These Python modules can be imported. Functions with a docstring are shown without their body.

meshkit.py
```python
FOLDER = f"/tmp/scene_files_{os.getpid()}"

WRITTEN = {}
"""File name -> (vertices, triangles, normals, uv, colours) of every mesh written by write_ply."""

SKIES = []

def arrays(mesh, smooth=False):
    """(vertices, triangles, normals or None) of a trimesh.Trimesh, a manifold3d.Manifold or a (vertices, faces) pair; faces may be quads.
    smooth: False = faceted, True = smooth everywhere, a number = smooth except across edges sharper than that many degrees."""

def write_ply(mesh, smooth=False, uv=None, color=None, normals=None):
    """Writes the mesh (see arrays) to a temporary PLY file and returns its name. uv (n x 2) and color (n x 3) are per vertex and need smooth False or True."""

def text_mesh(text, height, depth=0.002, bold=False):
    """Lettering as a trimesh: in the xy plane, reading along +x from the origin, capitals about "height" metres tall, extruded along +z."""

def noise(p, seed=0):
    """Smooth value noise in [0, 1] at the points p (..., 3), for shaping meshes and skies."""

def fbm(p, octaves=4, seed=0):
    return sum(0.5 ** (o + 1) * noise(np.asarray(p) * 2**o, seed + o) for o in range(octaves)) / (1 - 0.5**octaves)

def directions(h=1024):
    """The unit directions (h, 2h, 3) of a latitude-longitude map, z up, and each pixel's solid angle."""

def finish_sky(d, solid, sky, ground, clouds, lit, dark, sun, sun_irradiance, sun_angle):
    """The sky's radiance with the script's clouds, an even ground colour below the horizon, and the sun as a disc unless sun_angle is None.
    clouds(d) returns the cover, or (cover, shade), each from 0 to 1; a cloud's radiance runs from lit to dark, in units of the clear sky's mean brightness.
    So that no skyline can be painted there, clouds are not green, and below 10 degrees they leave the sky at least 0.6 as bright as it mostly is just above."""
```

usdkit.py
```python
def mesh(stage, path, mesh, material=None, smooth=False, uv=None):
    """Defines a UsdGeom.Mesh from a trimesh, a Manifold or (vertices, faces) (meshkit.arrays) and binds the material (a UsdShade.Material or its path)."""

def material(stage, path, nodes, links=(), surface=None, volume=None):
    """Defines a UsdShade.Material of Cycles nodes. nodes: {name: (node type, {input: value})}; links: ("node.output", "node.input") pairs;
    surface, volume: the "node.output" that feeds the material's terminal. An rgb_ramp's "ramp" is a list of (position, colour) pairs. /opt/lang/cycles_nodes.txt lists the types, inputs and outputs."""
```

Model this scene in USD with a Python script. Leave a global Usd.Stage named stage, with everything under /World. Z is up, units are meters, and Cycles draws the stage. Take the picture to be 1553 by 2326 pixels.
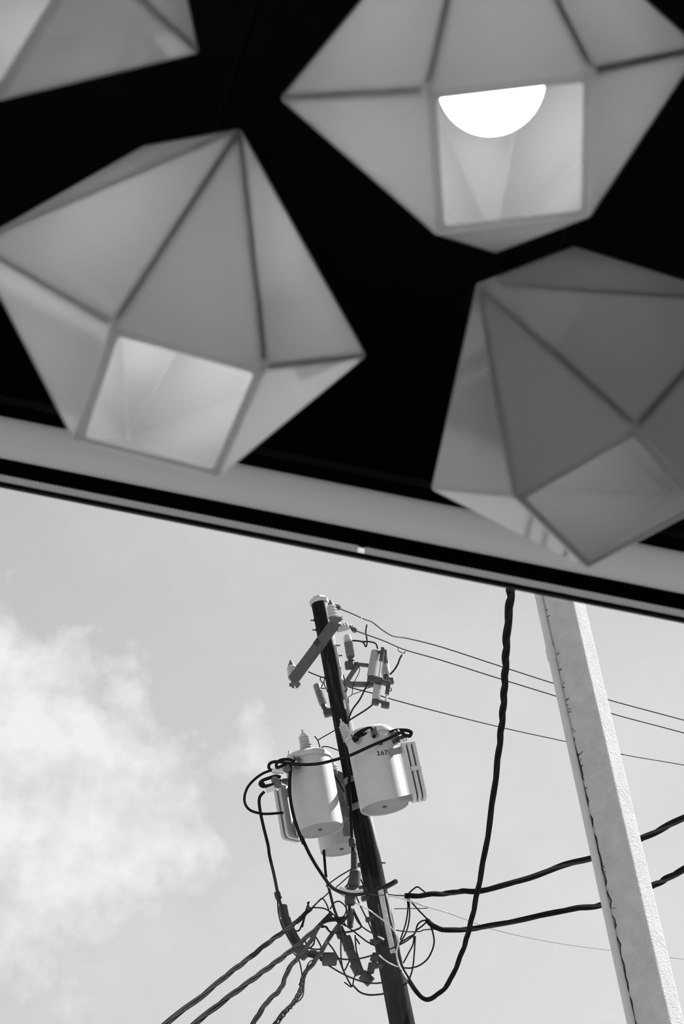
import math, random
import numpy as np, trimesh, manifold3d as m3, usdkit, meshkit
from scipy.spatial import HalfspaceIntersection, ConvexHull
from pxr import Usd, UsdGeom, UsdLux, UsdShade, Gf, Sdf

rng = np.random.default_rng(7)
stage = Usd.Stage.CreateInMemory()
UsdGeom.SetStageUpAxis(stage, 'Z'); UsdGeom.SetStageMetersPerUnit(stage, 1.0)
UsdGeom.Xform.Define(stage, '/World')

# ------------------------------------------------------------------ camera
W, H, FPX = 1553., 2326., 3174.
ZC = 1.25                                   # eye height of a seated photographer
PITCH, ROLL = math.radians(36.0), math.radians(10.8)
fwd = np.array([0, math.cos(PITCH), math.sin(PITCH)])
up0 = np.array([0, -math.sin(PITCH), math.cos(PITCH)])
r0 = np.array([1., 0, 0])
right = r0 * math.cos(ROLL) + up0 * math.sin(ROLL)
upv = -r0 * math.sin(ROLL) + up0 * math.cos(ROLL)
EYE = np.array([0, 0, ZC])
cam = UsdGeom.Camera.Define(stage, '/World/camera')
M = np.eye(4); M[0, :3], M[1, :3], M[2, :3], M[3, :3] = right, upv, -fwd, EYE
cam.AddTransformOp().Set(Gf.Matrix4d(M.tolist()))
cam.CreateFocalLengthAttr(50.0); cam.CreateHorizontalApertureAttr(50.0 * W / FPX)
cam.CreateVerticalApertureAttr(50.0 * H / FPX)
cam.CreateFStopAttr(8.0); cam.CreateFocusDistanceAttr(15.5)
cam.CreateExposureAttr(0.0)

def ray(px, py):
    return fwd + right * ((px - W / 2) / FPX) - upv * ((py - H / 2) / FPX)
def at(px, py, Y):
    """the point of the world at depth Y (metres in front of the eye, level) seen at a pixel of the photograph"""
    d = ray(px, py); return EYE + d * (Y / d[1])

def material(name, nodes, links=(), surface=None):
    return usdkit.material(stage, '/World/Looks/' + name, nodes, links, surface=surface)

# ------------------------------------------------------------------ sky and sun
SKY = 0.60
def nrm(v): v = np.asarray(v, float); return v / np.linalg.norm(v)
clouds = [(20, 1560, 170, 1), (95, 1740, 220, 1), (250, 1850, 200, 1), (400, 1900, 140, .95), (120, 1980, 190, .9), (255, 1590, 90, .75), (230, 1520, 60, .6),
          (25, 1830, 230, 1), (500, 1925, 75, .8), (575, 1690, 95, .62), (470, 1690, 60, .45), (70, 2130, 110, .6), (330, 2110, 80, .42), (-250, 1850, 420, 1), (165, 1440, 45, .4), (880, 1640, 60, .4), (400, 1750, 70, .5)]
n = {'tc': ('texture_coordinate', {}),
     'n1': ('noise_texture', {'scale': 22, 'detail': 7, 'roughness': 0.58}),
     'n2': ('noise_texture', {'scale': 5, 'detail': 6, 'roughness': 0.6}),
     'nz': ('separate_xyz', {})}
n['wn'] = ('noise_texture', {'scale': 14, 'detail': 5, 'roughness': .6})
n['ws'] = ('vector_math', {'math_type': 'subtract', 'vector2': (.5, .5, .5)})
n['wm'] = ('vector_math', {'math_type': 'scale', 'scale': .10})
n['wa'] = ('vector_math', {'math_type': 'add'})
l = [('tc.generated', 'wn.vector'), ('wn.color', 'ws.vector1'), ('ws.vector', 'wm.vector1'), ('wm.vector', 'wa.vector1'), ('tc.generated', 'wa.vector2'),
     ('tc.generated', 'n1.vector'), ('tc.generated', 'n2.vector'), ('tc.generated', 'nz.vector')]
prev = None
for i, (px, py, r, amp) in enumerate(clouds):
    n[f'd{i}'] = ('vector_math', {'math_type': 'distance', 'vector2': tuple(nrm(ray(px, py)))})
    l.append(('wa.vector', f'd{i}.vector1'))
    n[f'm{i}'] = ('map_range', {'from_min': 1.55 * r / FPX, 'from_max': 0.25 * r / FPX, 'to_min': 0.0, 'to_max': amp, 'clamp': True, 'range_type': 'smoothstep'})
    l.append((f'd{i}.value', f'm{i}.value'))
    if prev is None: prev = f'm{i}.result'
    else:
        n[f'x{i}'] = ('math', {'math_type': 'maximum'})
        l += [(prev, f'x{i}.value1'), (f'm{i}.result', f'x{i}.value2')]; prev = f'x{i}.value'
n['far'] = ('map_range', {'from_min': 0.52, 'from_max': 0.8, 'to_min': 0, 'to_max': 0.35, 'clamp': True})   # thin scattered cloud everywhere
l.append(('n2.fac', 'far.value'))
n['k'] = ('math', {'math_type': 'multiply_add', 'value2': 1.0, 'value3': -0.5}); l.append(('n1.fac', 'k.value1'))
n['k2'] = ('math', {'math_type': 'multiply', 'value2': 2.3}); l.append(('k.value', 'k2.value1'))
n['s'] = ('math', {'math_type': 'add'}); l += [(prev, 's.value1'), ('k2.value', 's.value2')]
n['body'] = ('map_range', {'from_min': 0.30, 'from_max': 1.15, 'to_min': 0, 'to_max': 1, 'clamp': True}); l.append(('s.value', 'body.value'))
n['dens'] = ('math', {'math_type': 'multiply', 'use_clamp': True}); l += [('body.result', 'dens.value1'), (prev, 'dens.value2')]
n['dens2'] = ('math', {'math_type': 'maximum'}); l += [('body.result', 'dens2.value1'), ('far.result', 'dens2.value2')]
# clear sky: paler towards the horizon and towards the sun (right)
n['lo'] = ('map_range', {'from_min': 0.0, 'from_max': 0.75, 'to_min': 0.76, 'to_max': 0.60, 'clamp': True}); l.append(('nz.z', 'lo.value'))
n['ri'] = ('map_range', {'from_min': -0.25, 'from_max': 0.3, 'to_min': -0.03, 'to_max': 0.15, 'clamp': True}); l.append(('nz.x', 'ri.value'))
n['base'] = ('math', {'math_type': 'add'}); l += [('lo.result', 'base.value1'), ('ri.result', 'base.value2')]
n['mix'] = ('mix_float', {'b': 1.0}); l += [('dens2.value', 'mix.fac'), ('base.value', 'mix.a')]
n['bg'] = ('background_shader', {'strength': 1.0}); n['cc'] = ('combine_color', {})
l += [('mix.result', 'cc.r'), ('mix.result', 'cc.g'), ('mix.result', 'cc.b'), ('cc.color', 'bg.color')]
sky_mat = material('sky', n, l, surface='bg.background')
dome = UsdLux.DomeLight.Define(stage, '/World/sky')
UsdShade.MaterialBindingAPI.Apply(dome.GetPrim()).Bind(sky_mat)
dome.CreateIntensityAttr(1.0)

SUN_AZ, SUN_EL = math.radians(64), math.radians(56)
sd = np.array([math.sin(SUN_AZ) * math.cos(SUN_EL), math.cos(SUN_AZ) * math.cos(SUN_EL), math.sin(SUN_EL)])
sun = UsdLux.DistantLight.Define(stage, '/World/sun')
sun.CreateAngleAttr(0.53); sun.CreateIntensityAttr(4.1); sun.CreateNormalizeAttr(True)
zx = nrm(np.cross([0, 0, 1.], sd)); zy = np.cross(sd, zx)
Ms = np.eye(4); Ms[0, :3], Ms[1, :3], Ms[2, :3] = zx, zy, sd
sun.AddTransformOp().Set(Gf.Matrix4d(Ms.tolist()))

# ------------------------------------------------------------------ prim helpers
used = {}
def numbered(parent, name):
    k = used.setdefault((parent, name), 0); used[(parent, name)] += 1
    return f'{parent}/{name}' + (f'_{k:03d}' if k else '')
def data(p, label=None, cat=None, group=None, kind=None):
    for k, v in (('label', label), ('category', cat), ('group', group), ('kind', kind)):
        if v: p.SetCustomDataByKey(k, v)
def thing(name, label, cat, group=None, xf=None):
    x = UsdGeom.Xform.Define(stage, numbered('/World', name))
    if xf is not None: x.AddTransformOp().Set(Gf.Matrix4d(np.asarray(xf).T.tolist()))
    data(x.GetPrim(), label, cat, group); return str(x.GetPath())
def part(parent, name, mesh, mat, smooth=30, label=None, kind=None):
    p = numbered(parent, name); usdkit.mesh(stage, p, mesh, mat, smooth)
    data(stage.GetPrimAtPath(p), label, kind=kind); return p
def single(name, mesh, mat, label, cat, group=None, smooth=30):
    p = numbered('/World', name); usdkit.mesh(stage, p, mesh, mat, smooth); data(stage.GetPrimAtPath(p), label, cat, group); return p
def struct(name, mesh, mat, label, cat, smooth=False):
    p = numbered('/World', name); usdkit.mesh(stage, p, mesh, mat, smooth); data(stage.GetPrimAtPath(p), label, cat, kind='structure'); return p

# ------------------------------------------------------------------ mesh helpers
cat_ = trimesh.util.concatenate
def box(lo, hi):
    lo, hi = np.minimum(lo, hi), np.maximum(lo, hi)
    b = trimesh.creation.box(np.asarray(hi) - lo); b.apply_translation((np.asarray(lo) + hi) / 2); return b
def frame(z, x=None):
    z = nrm(z); h = np.array([1., 0, 0]) if x is None else np.asarray(x, float)
    x = h - z * (h @ z)
    if np.linalg.norm(x) < 1e-6: x = np.array([0, 1., 0]) - z * z[1]
    x = nrm(x); return np.c_[x, np.cross(z, x), z]
def xform(z, o, x=None):
    T = np.eye(4); T[:3, :3] = frame(z, x); T[:3, 3] = o; return T
def spline(P, step=None, k=8):
    P = np.asarray(P, float)
    if len(P) == 2: return np.linspace(P[0], P[1], 3)
    E = np.vstack([2 * P[0] - P[1], P, 2 * P[-1] - P[-2]]); out = []
    for i in range(1, len(E) - 2):
        a, b, c, d = E[i - 1:i + 3]; t = np.linspace(0, 1, k, endpoint=False)[:, None]
        out.append(.5 * (2 * b + (c - a) * t + (2 * a - 5 * b + 4 * c - d) * t**2 + (3 * b - a - 3 * c + d) * t**3))
    return np.vstack(out + [P[-1:]])
def transport(P):
    T = np.gradient(P, axis=0); T /= np.linalg.norm(T, axis=1, keepdims=True) + 1e-12
    N = np.zeros_like(P); N[0] = frame(T[0])[:, 0]
    for i in range(1, len(P)):
        v = N[i - 1] - T[i] * (N[i - 1] @ T[i]); N[i] = v / (np.linalg.norm(v) + 1e-12)
    return T, N, np.cross(T, N)
def tube(P, r, n=8):
    P = np.asarray(P, float); r = np.broadcast_to(np.asarray(r, float), (len(P),))
    T, N, B = transport(P); a = np.arange(n) * 2 * np.pi / n
    V = (P[:, None] + r[:, None, None] * (N[:, None] * np.cos(a)[None, :, None] + B[:, None] * np.sin(a)[None, :, None])).reshape(-1, 3)
    F = []
    for i in range(len(P) - 1):
        for j in range(n):
            k = (j + 1) % n; p, q = i * n, (i + 1) * n
            F += [[p + j, p + k, q + k], [p + j, q + k, q + j]]
    c0, c1 = len(V), len(V) + 1; V = np.vstack([V, P[:1], P[-1:]]); L = (len(P) - 1) * n
    for j in range(n):
        k = (j + 1) % n; F += [[c0, k, j], [c1, L + j, L + k]]
    return trimesh.Trimesh(V, np.array(F), process=False)
def wire(P, r, k=8, n=7): return tube(spline(P, k=k), r, n)
def resample(P, step):
    s = np.r_[0, np.cumsum(np.linalg.norm(np.diff(P, axis=0), axis=1))]; m = max(3, int(s[-1] / step))
    t = np.linspace(0, s[-1], m); return np.c_[[np.interp(t, s, P[:, i]) for i in range(3)]].T, t
def twisted(P, r, strands=3, pitch=.45, loose=1.0, n=6, seed=0):
    """strands of radius r wound round a path; returns one mesh per strand"""
    P, t = resample(spline(P), pitch / 24); T, N, B = transport(P); out = []
    g = np.random.default_rng(seed); ph = np.cumsum(np.r_[0, np.diff(t)] * (1 + .5 * np.sin(t * 1.3 + seed))) * 2 * np.pi / pitch
    for s in range(strands):
        a = ph + s * 2 * np.pi / strands; R = r * (1.12 if strands == 3 else 1.0) * (loose + .35 * (loose - 1) * np.sin(t * 3 + s))
        R = np.broadcast_to(R, t.shape)[:, None]
        out.append(tube(P + R * (N * np.cos(a)[:, None] + B * np.sin(a)[:, None]), r, n))
    return out
def lathe(prof, n=24, T=None):
    """a solid turned from (radius, height) pairs, base to top"""
    prof = [(max(r, 1e-5), z) for r, z in prof]; a = np.arange(n) * 2 * np.pi / n
    V = np.vstack([np.c_[r * np.cos(a), r * np.sin(a), np.full(n, z)] for r, z in prof]); F = []
    for i in range(len(prof) - 1):
        j = np.arange(n); k = (j + 1) % n; p, q = i * n, (i + 1) * n
        F += [np.c_[p + j, p + k, q + k], np.c_[p + j, q + k, q + j]]
    V = np.vstack([V, [[0, 0, prof[0][1]], [0, 0, prof[-1][1]]]]); j = np.arange(n); k = (j + 1) % n; L = (len(prof) - 1) * n
    F += [np.c_[np.full(n, len(V) - 2), k, j], np.c_[np.full(n, len(V) - 1), L + j, L + k]]
    m = trimesh.Trimesh(V, np.vstack(F), process=False)
    if T is not None: m.apply_transform(T)
    return m
def rod(a, b, r, n=10):
    a, b = np.asarray(a), np.asarray(b); L = np.linalg.norm(b - a); c = min(r * .25, L * .2)
    return lathe([(r - c, 0), (r, c), (r, L - c), (r - c, L)], n, xform(b - a, a))
def bar(a, b, w, t, x=None, bev=.15):
    """a chamfered bar of section w x t from a to b"""
    a, b = np.asarray(a), np.asarray(b); L = np.linalg.norm(b - a); c = min(w, t) * bev
    q = [(w/2-c, t/2), (-w/2+c, t/2), (-w/2, t/2-c), (-w/2, -t/2+c), (-w/2+c, -t/2), (w/2-c, -t/2), (w/2, -t/2+c), (w/2, t/2-c)]
    m = m3.Manifold.extrude(m3.CrossSection([q]), L).to_mesh()
    m = trimesh.Trimesh(m.vert_properties[:, :3], m.tri_verts, process=False); m.apply_transform(xform(b - a, a, x)); return m
def hullbox(size, r, T=None):
    s = np.asarray(size) / 2 - r; sp = trimesh.creation.icosphere(1, r).vertices
    P = np.vstack([sp + s * [i, j, k] for i in (-1, 1) for j in (-1, 1) for k in (-1, 1)])
    m = trimesh.convex.convex_hull(P)
    if T is not None: m.apply_transform(T)
    return m
def insulator(a, b, r, ribs, n=20, core=.62, flare=1.0):
    """ribbed porcelain from a to b"""
    a, b = np.asarray(a), np.asarray(b); L = np.linalg.norm(b - a); prof = [(r * core, 0)]; st = L / ribs
    for i in range(ribs):
        z = i * st; f = 1 + (flare - 1) * i / max(1, ribs - 1)
        prof += [(r * core * f, z + .05 * st), (r * f, z + .28 * st), (r * f * .99, z + .42 * st), (r * core * f, z + .85 * st)]
    prof += [(r * core * flare, L)]
    return lathe(prof, n, xform(b - a, a))

# ------------------------------------------------------------------ materials (all grey: the photograph is black and white)
def plain(name, g, rough=.6, metal=0., spec=.5, noise=0., scale=20., bump=0., bscale=60., stretch=None):
    nodes = {'p': ('principled_bsdf', {'base_color': (g, g, g), 'roughness': rough, 'metallic': metal, 'specular_ior_level': spec})}; links = []
    if noise or bump:
        nodes['tc'] = ('texture_coordinate', {}); src = 'tc.object'
        if stretch:
            nodes['mp'] = ('mapping', {'scale': stretch}); links.append(('tc.object', 'mp.vector')); src = 'mp.vector'
    if noise:
        nodes['n'] = ('noise_texture', {'scale': scale, 'detail': 5, 'roughness': .6}); links.append((src, 'n.vector'))
        a, b = max(g * (1 - noise), 0), min(g * (1 + noise), .95)
        nodes['r'] = ('rgb_ramp', {'ramp': [(0.3, (a, a, a)), (0.7, (b, b, b))]}); links += [('n.fac', 'r.fac'), ('r.color', 'p.base_color')]
    if bump:
        nodes['bn'] = ('noise_texture', {'scale': bscale, 'detail': 4}); links.append((src, 'bn.vector'))
        nodes['b'] = ('bump', {'strength': bump, 'distance': .01}); links += [('bn.fac', 'b.height'), ('b.normal', 'p.normal')]
    return material(name, nodes, links, surface='p.BSDF')

m_ceiling = plain('black_ceiling_paint', .006, .9, spec=.05, noise=.3, scale=3)
m_black = plain('black_frame_paint', .004, .6, spec=.04)
m_bead = plain('black_satin_bead', .03, .35, spec=.3)
m_gasket = plain('black_rubber', .01, .6, spec=.2)
def translucent(name, d, t, ribs=0):
    nodes = {'d': ('diffuse_bsdf', {'color': (d,) * 3}), 't': ('translucent_bsdf', {'color': (t,) * 3}), 'm': ('add_closure', {})}; links = [('d.BSDF', 'm.closure1'), ('t.BSDF', 'm.closure2')]
    if ribs:
        nodes |= {'tc': ('texture_coordinate', {}), 'w': ('wave_texture', {'scale': ribs}), 'r': ('rgb_ramp', {'ramp': [(0, (t * .55,) * 3), (1, (t,) * 3)]})}
        links += [('tc.object', 'w.vector'), ('w.fac', 'r.fac'), ('r.color', 't.color')]
    return material(name, nodes, links, surface='m.closure')
m_frost = translucent('frosted_glass', .10, .56)
m_bead_seal = translucent('beaded_seal', .25, .72)
m_wall = plain('wall_plaster', .45, .9, spec=.2, noise=.04, scale=2)
m_floor = plain('oak_floor', .55, .5, noise=.25, scale=3, stretch=(1, 12, 1))
m_ground = plain('concrete_ground', .24, .95, spec=.2, noise=.2, scale=.6)
m_cord = plain('black_cord', .008, .7, spec=.1)
m_socket = plain('white_socket', .7, .5)
m_concrete = plain('painted_concrete', .385, .95, spec=.15, noise=.10, scale=9, bump=.9, bscale=70)
m_conduit = plain('conduit_paint', .40, .6, noise=.06, scale=12)
m_crack = plain('dark_crack_filler', .02, .95, spec=.05)
m_tank = plain('grey_tank_enamel', .37, .55, spec=.3, noise=.03, scale=10)
m_tankedge = plain('grey_tank_rim', .19, .6, spec=.3, noise=.06, scale=16)
m_galv = plain('galvanised_steel', .38, .55, metal=.3, noise=.15, scale=20)
m_bracket = plain('weathered_steel_bracket', .06, .6, noise=.2, scale=18)
m_arm = plain('grey_fibreglass_arm', .055, .6, spec=.3, noise=.18, scale=25, stretch=(1, 1, 8))
m_porc = plain('pale_glazed_porcelain', .38, .35)
m_porcd = plain('grey_silicone_rubber', .15, .45)
m_dark = plain('dark_hardware', .03, .5, noise=.3, scale=30)
m_cable = material('black_cable_sheath', {'d': ('diffuse_bsdf', {'color': (.010,) * 3}), 'g': ('glossy_bsdf', {'color': (.003,) * 3, 'roughness': .5}), 'm': ('add_closure', {})}, [('d.BSDF', 'm.closure1'), ('g.BSDF', 'm.closure2')], surface='m.closure')
m_wire = plain('dark_weathered_wire', .02, .8, spec=.1)
m_strand = plain('bare_aluminium_strand', .55, .45, metal=.5)
m_worn = plain('worn_grey_wire', .03, .8, spec=.1)
m_ink = plain('black_stencil_paint', .015, .7)
m_sleeve = plain('black_splice_sleeve', .015, .7, noise=.5, scale=40, bump=.5, bscale=80)
m_split = plain('splintered_sapwood', .45, .9, noise=.3, scale=40)

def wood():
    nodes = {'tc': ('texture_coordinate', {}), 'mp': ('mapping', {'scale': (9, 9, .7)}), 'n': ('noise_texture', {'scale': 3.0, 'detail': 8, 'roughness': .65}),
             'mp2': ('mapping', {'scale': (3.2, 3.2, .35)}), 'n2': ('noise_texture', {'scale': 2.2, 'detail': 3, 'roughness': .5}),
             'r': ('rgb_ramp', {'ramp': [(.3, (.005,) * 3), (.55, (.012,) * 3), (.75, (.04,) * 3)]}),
             'w': ('rgb_ramp', {'ramp': [(.3, (.22,) * 3), (.7, (.42,) * 3)]}),  # pale worn wood, doubling as the sunlit strip painted on the right side
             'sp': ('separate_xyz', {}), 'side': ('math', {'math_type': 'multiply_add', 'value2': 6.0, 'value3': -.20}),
             'hi': ('map_range', {'from_min': 7.3, 'from_max': 8.5, 'to_min': -.75, 'to_max': .28, 'clamp': True}),  # keeps that painted sunlight to the shaft above the tank's shadow
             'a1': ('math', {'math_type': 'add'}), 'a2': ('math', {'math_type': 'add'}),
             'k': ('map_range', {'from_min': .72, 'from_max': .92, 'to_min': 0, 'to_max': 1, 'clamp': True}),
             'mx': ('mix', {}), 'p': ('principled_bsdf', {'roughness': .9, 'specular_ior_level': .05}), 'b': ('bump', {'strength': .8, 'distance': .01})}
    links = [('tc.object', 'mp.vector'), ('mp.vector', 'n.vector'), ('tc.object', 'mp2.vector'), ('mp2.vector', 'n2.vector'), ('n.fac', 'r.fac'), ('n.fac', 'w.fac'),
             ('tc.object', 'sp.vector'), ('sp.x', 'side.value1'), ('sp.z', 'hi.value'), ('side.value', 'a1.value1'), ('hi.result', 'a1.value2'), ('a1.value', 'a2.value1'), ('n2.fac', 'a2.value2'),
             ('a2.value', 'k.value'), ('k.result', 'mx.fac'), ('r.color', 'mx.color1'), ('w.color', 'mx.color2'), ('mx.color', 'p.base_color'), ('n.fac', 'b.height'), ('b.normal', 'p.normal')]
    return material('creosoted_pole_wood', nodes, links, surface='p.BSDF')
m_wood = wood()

def porcelain(name, ior, rough): return material(name, {
    'd': ('diffuse_bsdf', {'color': (.80,) * 3}), 't': ('translucent_bsdf', {'color': (.78,) * 3}), 'm': ('mix_closure', {'fac': .68}),
    'f': ('fresnel', {'IOR': ior}), 'g': ('glossy_bsdf', {'color': (.95,) * 3, 'roughness': rough}), 'o': ('mix_closure', {})},
    [('d.BSDF', 'm.closure1'), ('t.BSDF', 'm.closure2'), ('f.fac', 'o.fac'), ('m.closure', 'o.closure1'), ('g.BSDF', 'o.closure2')], surface='o.closure')
m_shade, m_bisque = porcelain('glazed_opal_porcelain', 1.75, .06), porcelain('unglazed_opal_porcelain', 1.25, .2)
m_fillet = material('thick_porcelain', {'d': ('diffuse_bsdf', {'color': (.8,) * 3})}, surface='d.BSDF')
def bulb_mat(name, s): return material(name, {'e': ('emission', {'color': (1, 1, 1), 'strength': s})}, surface='e.emission')
m_glass = material('window_glass', {'f': ('fresnel', {'IOR': 1.45}), 't': ('transparent_bsdf', {'color': (.97,) * 3}), 'g': ('glossy_bsdf', {'color': (1, 1, 1), 'roughness': 0.0}), 'o': ('mix_closure', {})},
    [('f.fac', 'o.fac'), ('t.BSDF', 'o.closure1'), ('g.BSDF', 'o.closure2')], surface='o.closure')

# ------------------------------------------------------------------ the room
YW, YAW, XL = 2.2, math.radians(0.8), -2.3
def wallbox(x0, x1, d0, d1, z0, z1):
    """a box against the window wall: x along it, d outwards from its inner face, z above the floor"""
    b = box([x0, d0, z0], [x1, d1, z1]); T = np.eye(4); c, s = math.cos(YAW), math.sin(YAW)
    T[:2, :2] = [[c, -s], [s, c]]; T[1, 3] = YW; b.apply_transform(T); return b
def zrow(py, d=0.): # height on the wall of the line that crosses the middle column at row py
    return at(W / 2, py, YW + d)[2]
zA = zrow(1066); zB = zrow(1101); zC_ = zrow(1198); zD = zrow(1234, .0); zE = zrow(1248, .0); zF = zrow(1262, .03)
CE = ZC + 1.95
struct('ceiling', box([XL - .1, -4.2, CE], [3.6, YW + .3, CE + .25]), m_ceiling, 'flat black painted ceiling above the hanging lamps', 'ceiling')
struct('floor', box([XL - .1, -4.2, -.15], [3.6, YW + .3, 0]), m_floor, 'bare floor of the room under the lamps', 'floor')
struct('wall_back', box([XL - .1, -4.3, 0], [3.6, -4.2, CE]), m_wall, 'plain wall behind the viewer', 'wall')
def side_wall(x0, x1, y0, y1, z0, z1):       # a side wall with one wide opening
    return cat_([box([x0, -4.2, 0], [x1, YW - .08, z0]), box([x0, -4.2, z1], [x1, YW - .08, CE]), box([x0, -4.2, z0], [x1, y0, z1]), box([x0, y1, z0], [x1, YW - .08, z1])])
struct('wall_left', side_wall(XL - .1, XL, -3.9, 2.0, .10, 3.05), m_wall, 'pale side wall with a wide opening left of the front window', 'wall')
struct('wall_right', box([3.5, -4.2, 0], [3.6, YW - .08, CE]), m_wall, 'plain side wall right of the front window', 'wall')
def room_window(name, a, b, lab):             # a three-bay window between two points of the floor plan
    w = thing(name, lab, 'window'); data(stage.GetPrimAtPath(w), kind='structure')
    a, b = np.array([*a, 0.]), np.array([*b, 0.]); z = np.array([0, 0, 1.])
    for h in (.13, 3.02): part(w, 'window_rail', bar(a + z * h, b + z * h, .06, .08, z), m_black, False)
    for t in (.01, .33, .67, .99): part(w, 'window_post', bar(a + (b - a) * t + z * .18, a + (b - a) * t + z * 2.99, .06, .06), m_black, False)
    part(w, 'pane', bar(a + z * 1.57, b + z * 1.57, 2.84, .006, z), m_glass, False)
room_window('window_2', (XL - .05, -3.9), (XL - .05, 2.0), 'wide three-bay window in the left side wall')
struct('wall_front', cat_([wallbox(XL, 3.5, 0, .1, zB - .003, CE), wallbox(XL, 3.5, 0, .2, 0, .75), wallbox(XL, XL + .1, 0, .2, .75, zB), wallbox(3.1, 3.5, 0, .2, .75, zB)]),
       m_ceiling, 'black painted window wall between the ceiling and the grey frosted pane', 'wall')
struct('trim_1', wallbox(XL + .1, 3.1, -.012, -.001, zA - .006, zA + .006), m_bead, 'narrow black satin bead above the grey frosted pane', 'trim')
wn = thing('window_1', 'wide window with frosted strip pane, black frame head and clear pane facing the sky', 'window')
data(stage.GetPrimAtPath(wn), kind='structure')
part(wn, 'transom_pane', wallbox(XL + .1, 3.1, -.004, .004, zC_, zB - .001), m_frost, False, 'long grey frosted pane above the frame head, lit from outside')
part(wn, 'window_head', wallbox(XL + .1, 3.1, -.006, .002, zD, zC_ - .001), m_black, False, 'black head of the window frame')
bx = np.arange(-2.1, 3.0, .0075 / 4); bm = []      # a translucent beaded seal, two rows of small scallops
for row, (zz, ph) in enumerate(((zE + (zD - zE) * .27, 0.), (zE + (zD - zE) * .73, math.pi))):
    rr = (zD - zE) * (.255 + .05 * np.cos(bx / .0075 * 2 * math.pi + ph))
    glint_gap = at(820, 1250, YW)[0]                             # opening cut in the seal to imitate a glint; the sky shows through
    for side_ in (bx < glint_gap - .0065, bx > glint_gap + .0065):
        q = bx[side_]; bm.append(tube(np.c_[q * math.cos(YAW), YW + q * math.sin(YAW) - .002, np.full(len(q), zz)], rr[side_], 6))
part(wn, 'beaded_seal', cat_(bm), m_bead_seal, True, 'thin pale beaded seal strip under the frame head', kind='stuff')
part(wn, 'gasket', wallbox(XL + .1, 3.1, -.002, .006, zrow(1262, .006), zE - .0005), m_gasket, False, 'black rubber gasket above the pane')
part(wn, 'pane', wallbox(XL + .15, 3.05, .010, .016, .80, zrow(1252, .013)), m_glass, False)
part(wn, 'window_sill', wallbox(XL + .1, 3.1, -.03, .16, .75, .80), m_black, False)
for x in (XL + .1, 3.05): part(wn, 'jamb', wallbox(x, x + .05, 0, .16, .80, zD), m_black, False)
struct('ground', box([-60, -60, -.4], [60, 60, -.2]), m_ground, 'pale concrete street outside the window', 'ground')

# ------------------------------------------------------------------ the lamps
S, R_, H1, T_, H2 = .15, .2158, .1690, .0943, .3434
TH = .0068
def shade_vertices():
    a = np.radians([45, 135, 225, 315]); b = np.radians([0, 90, 180, 270]); q = S * math.sqrt(.5)
    low = np.c_[q * np.cos(a), q * np.sin(a), 0 * a]; mid = np.c_[R_ * np.cos(b), R_ * np.sin(b), 0 * b + H1]; top = np.c_[T_ * np.cos(a), T_ * np.sin(a), 0 * a + H2]
    return low, mid, top
low, mid, top = shade_vertices()
def offset(V, d, drop):
    h = ConvexHull(V); eq = np.unique(h.equations.round(7), axis=0).copy(); c = V.mean(0)
    for e in eq: e[3] += (-drop if e[2] < -.99 else d)
    return HalfspaceIntersection(eq, c).intersections
def round_hull(V, r):
    c = V.mean(0); Vi = offset(V, r, -r); sp = trimesh.creation.icosphere(2, r).vertices
    return m3.Manifold.hull_points(np.vstack([sp + v for v in Vi]))
Vall = np.vstack([low, mid, top])
outer = round_hull(Vall, .005)
inner_v = offset(Vall, TH, .03)
inner = round_hull(inner_v, .007)
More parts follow.
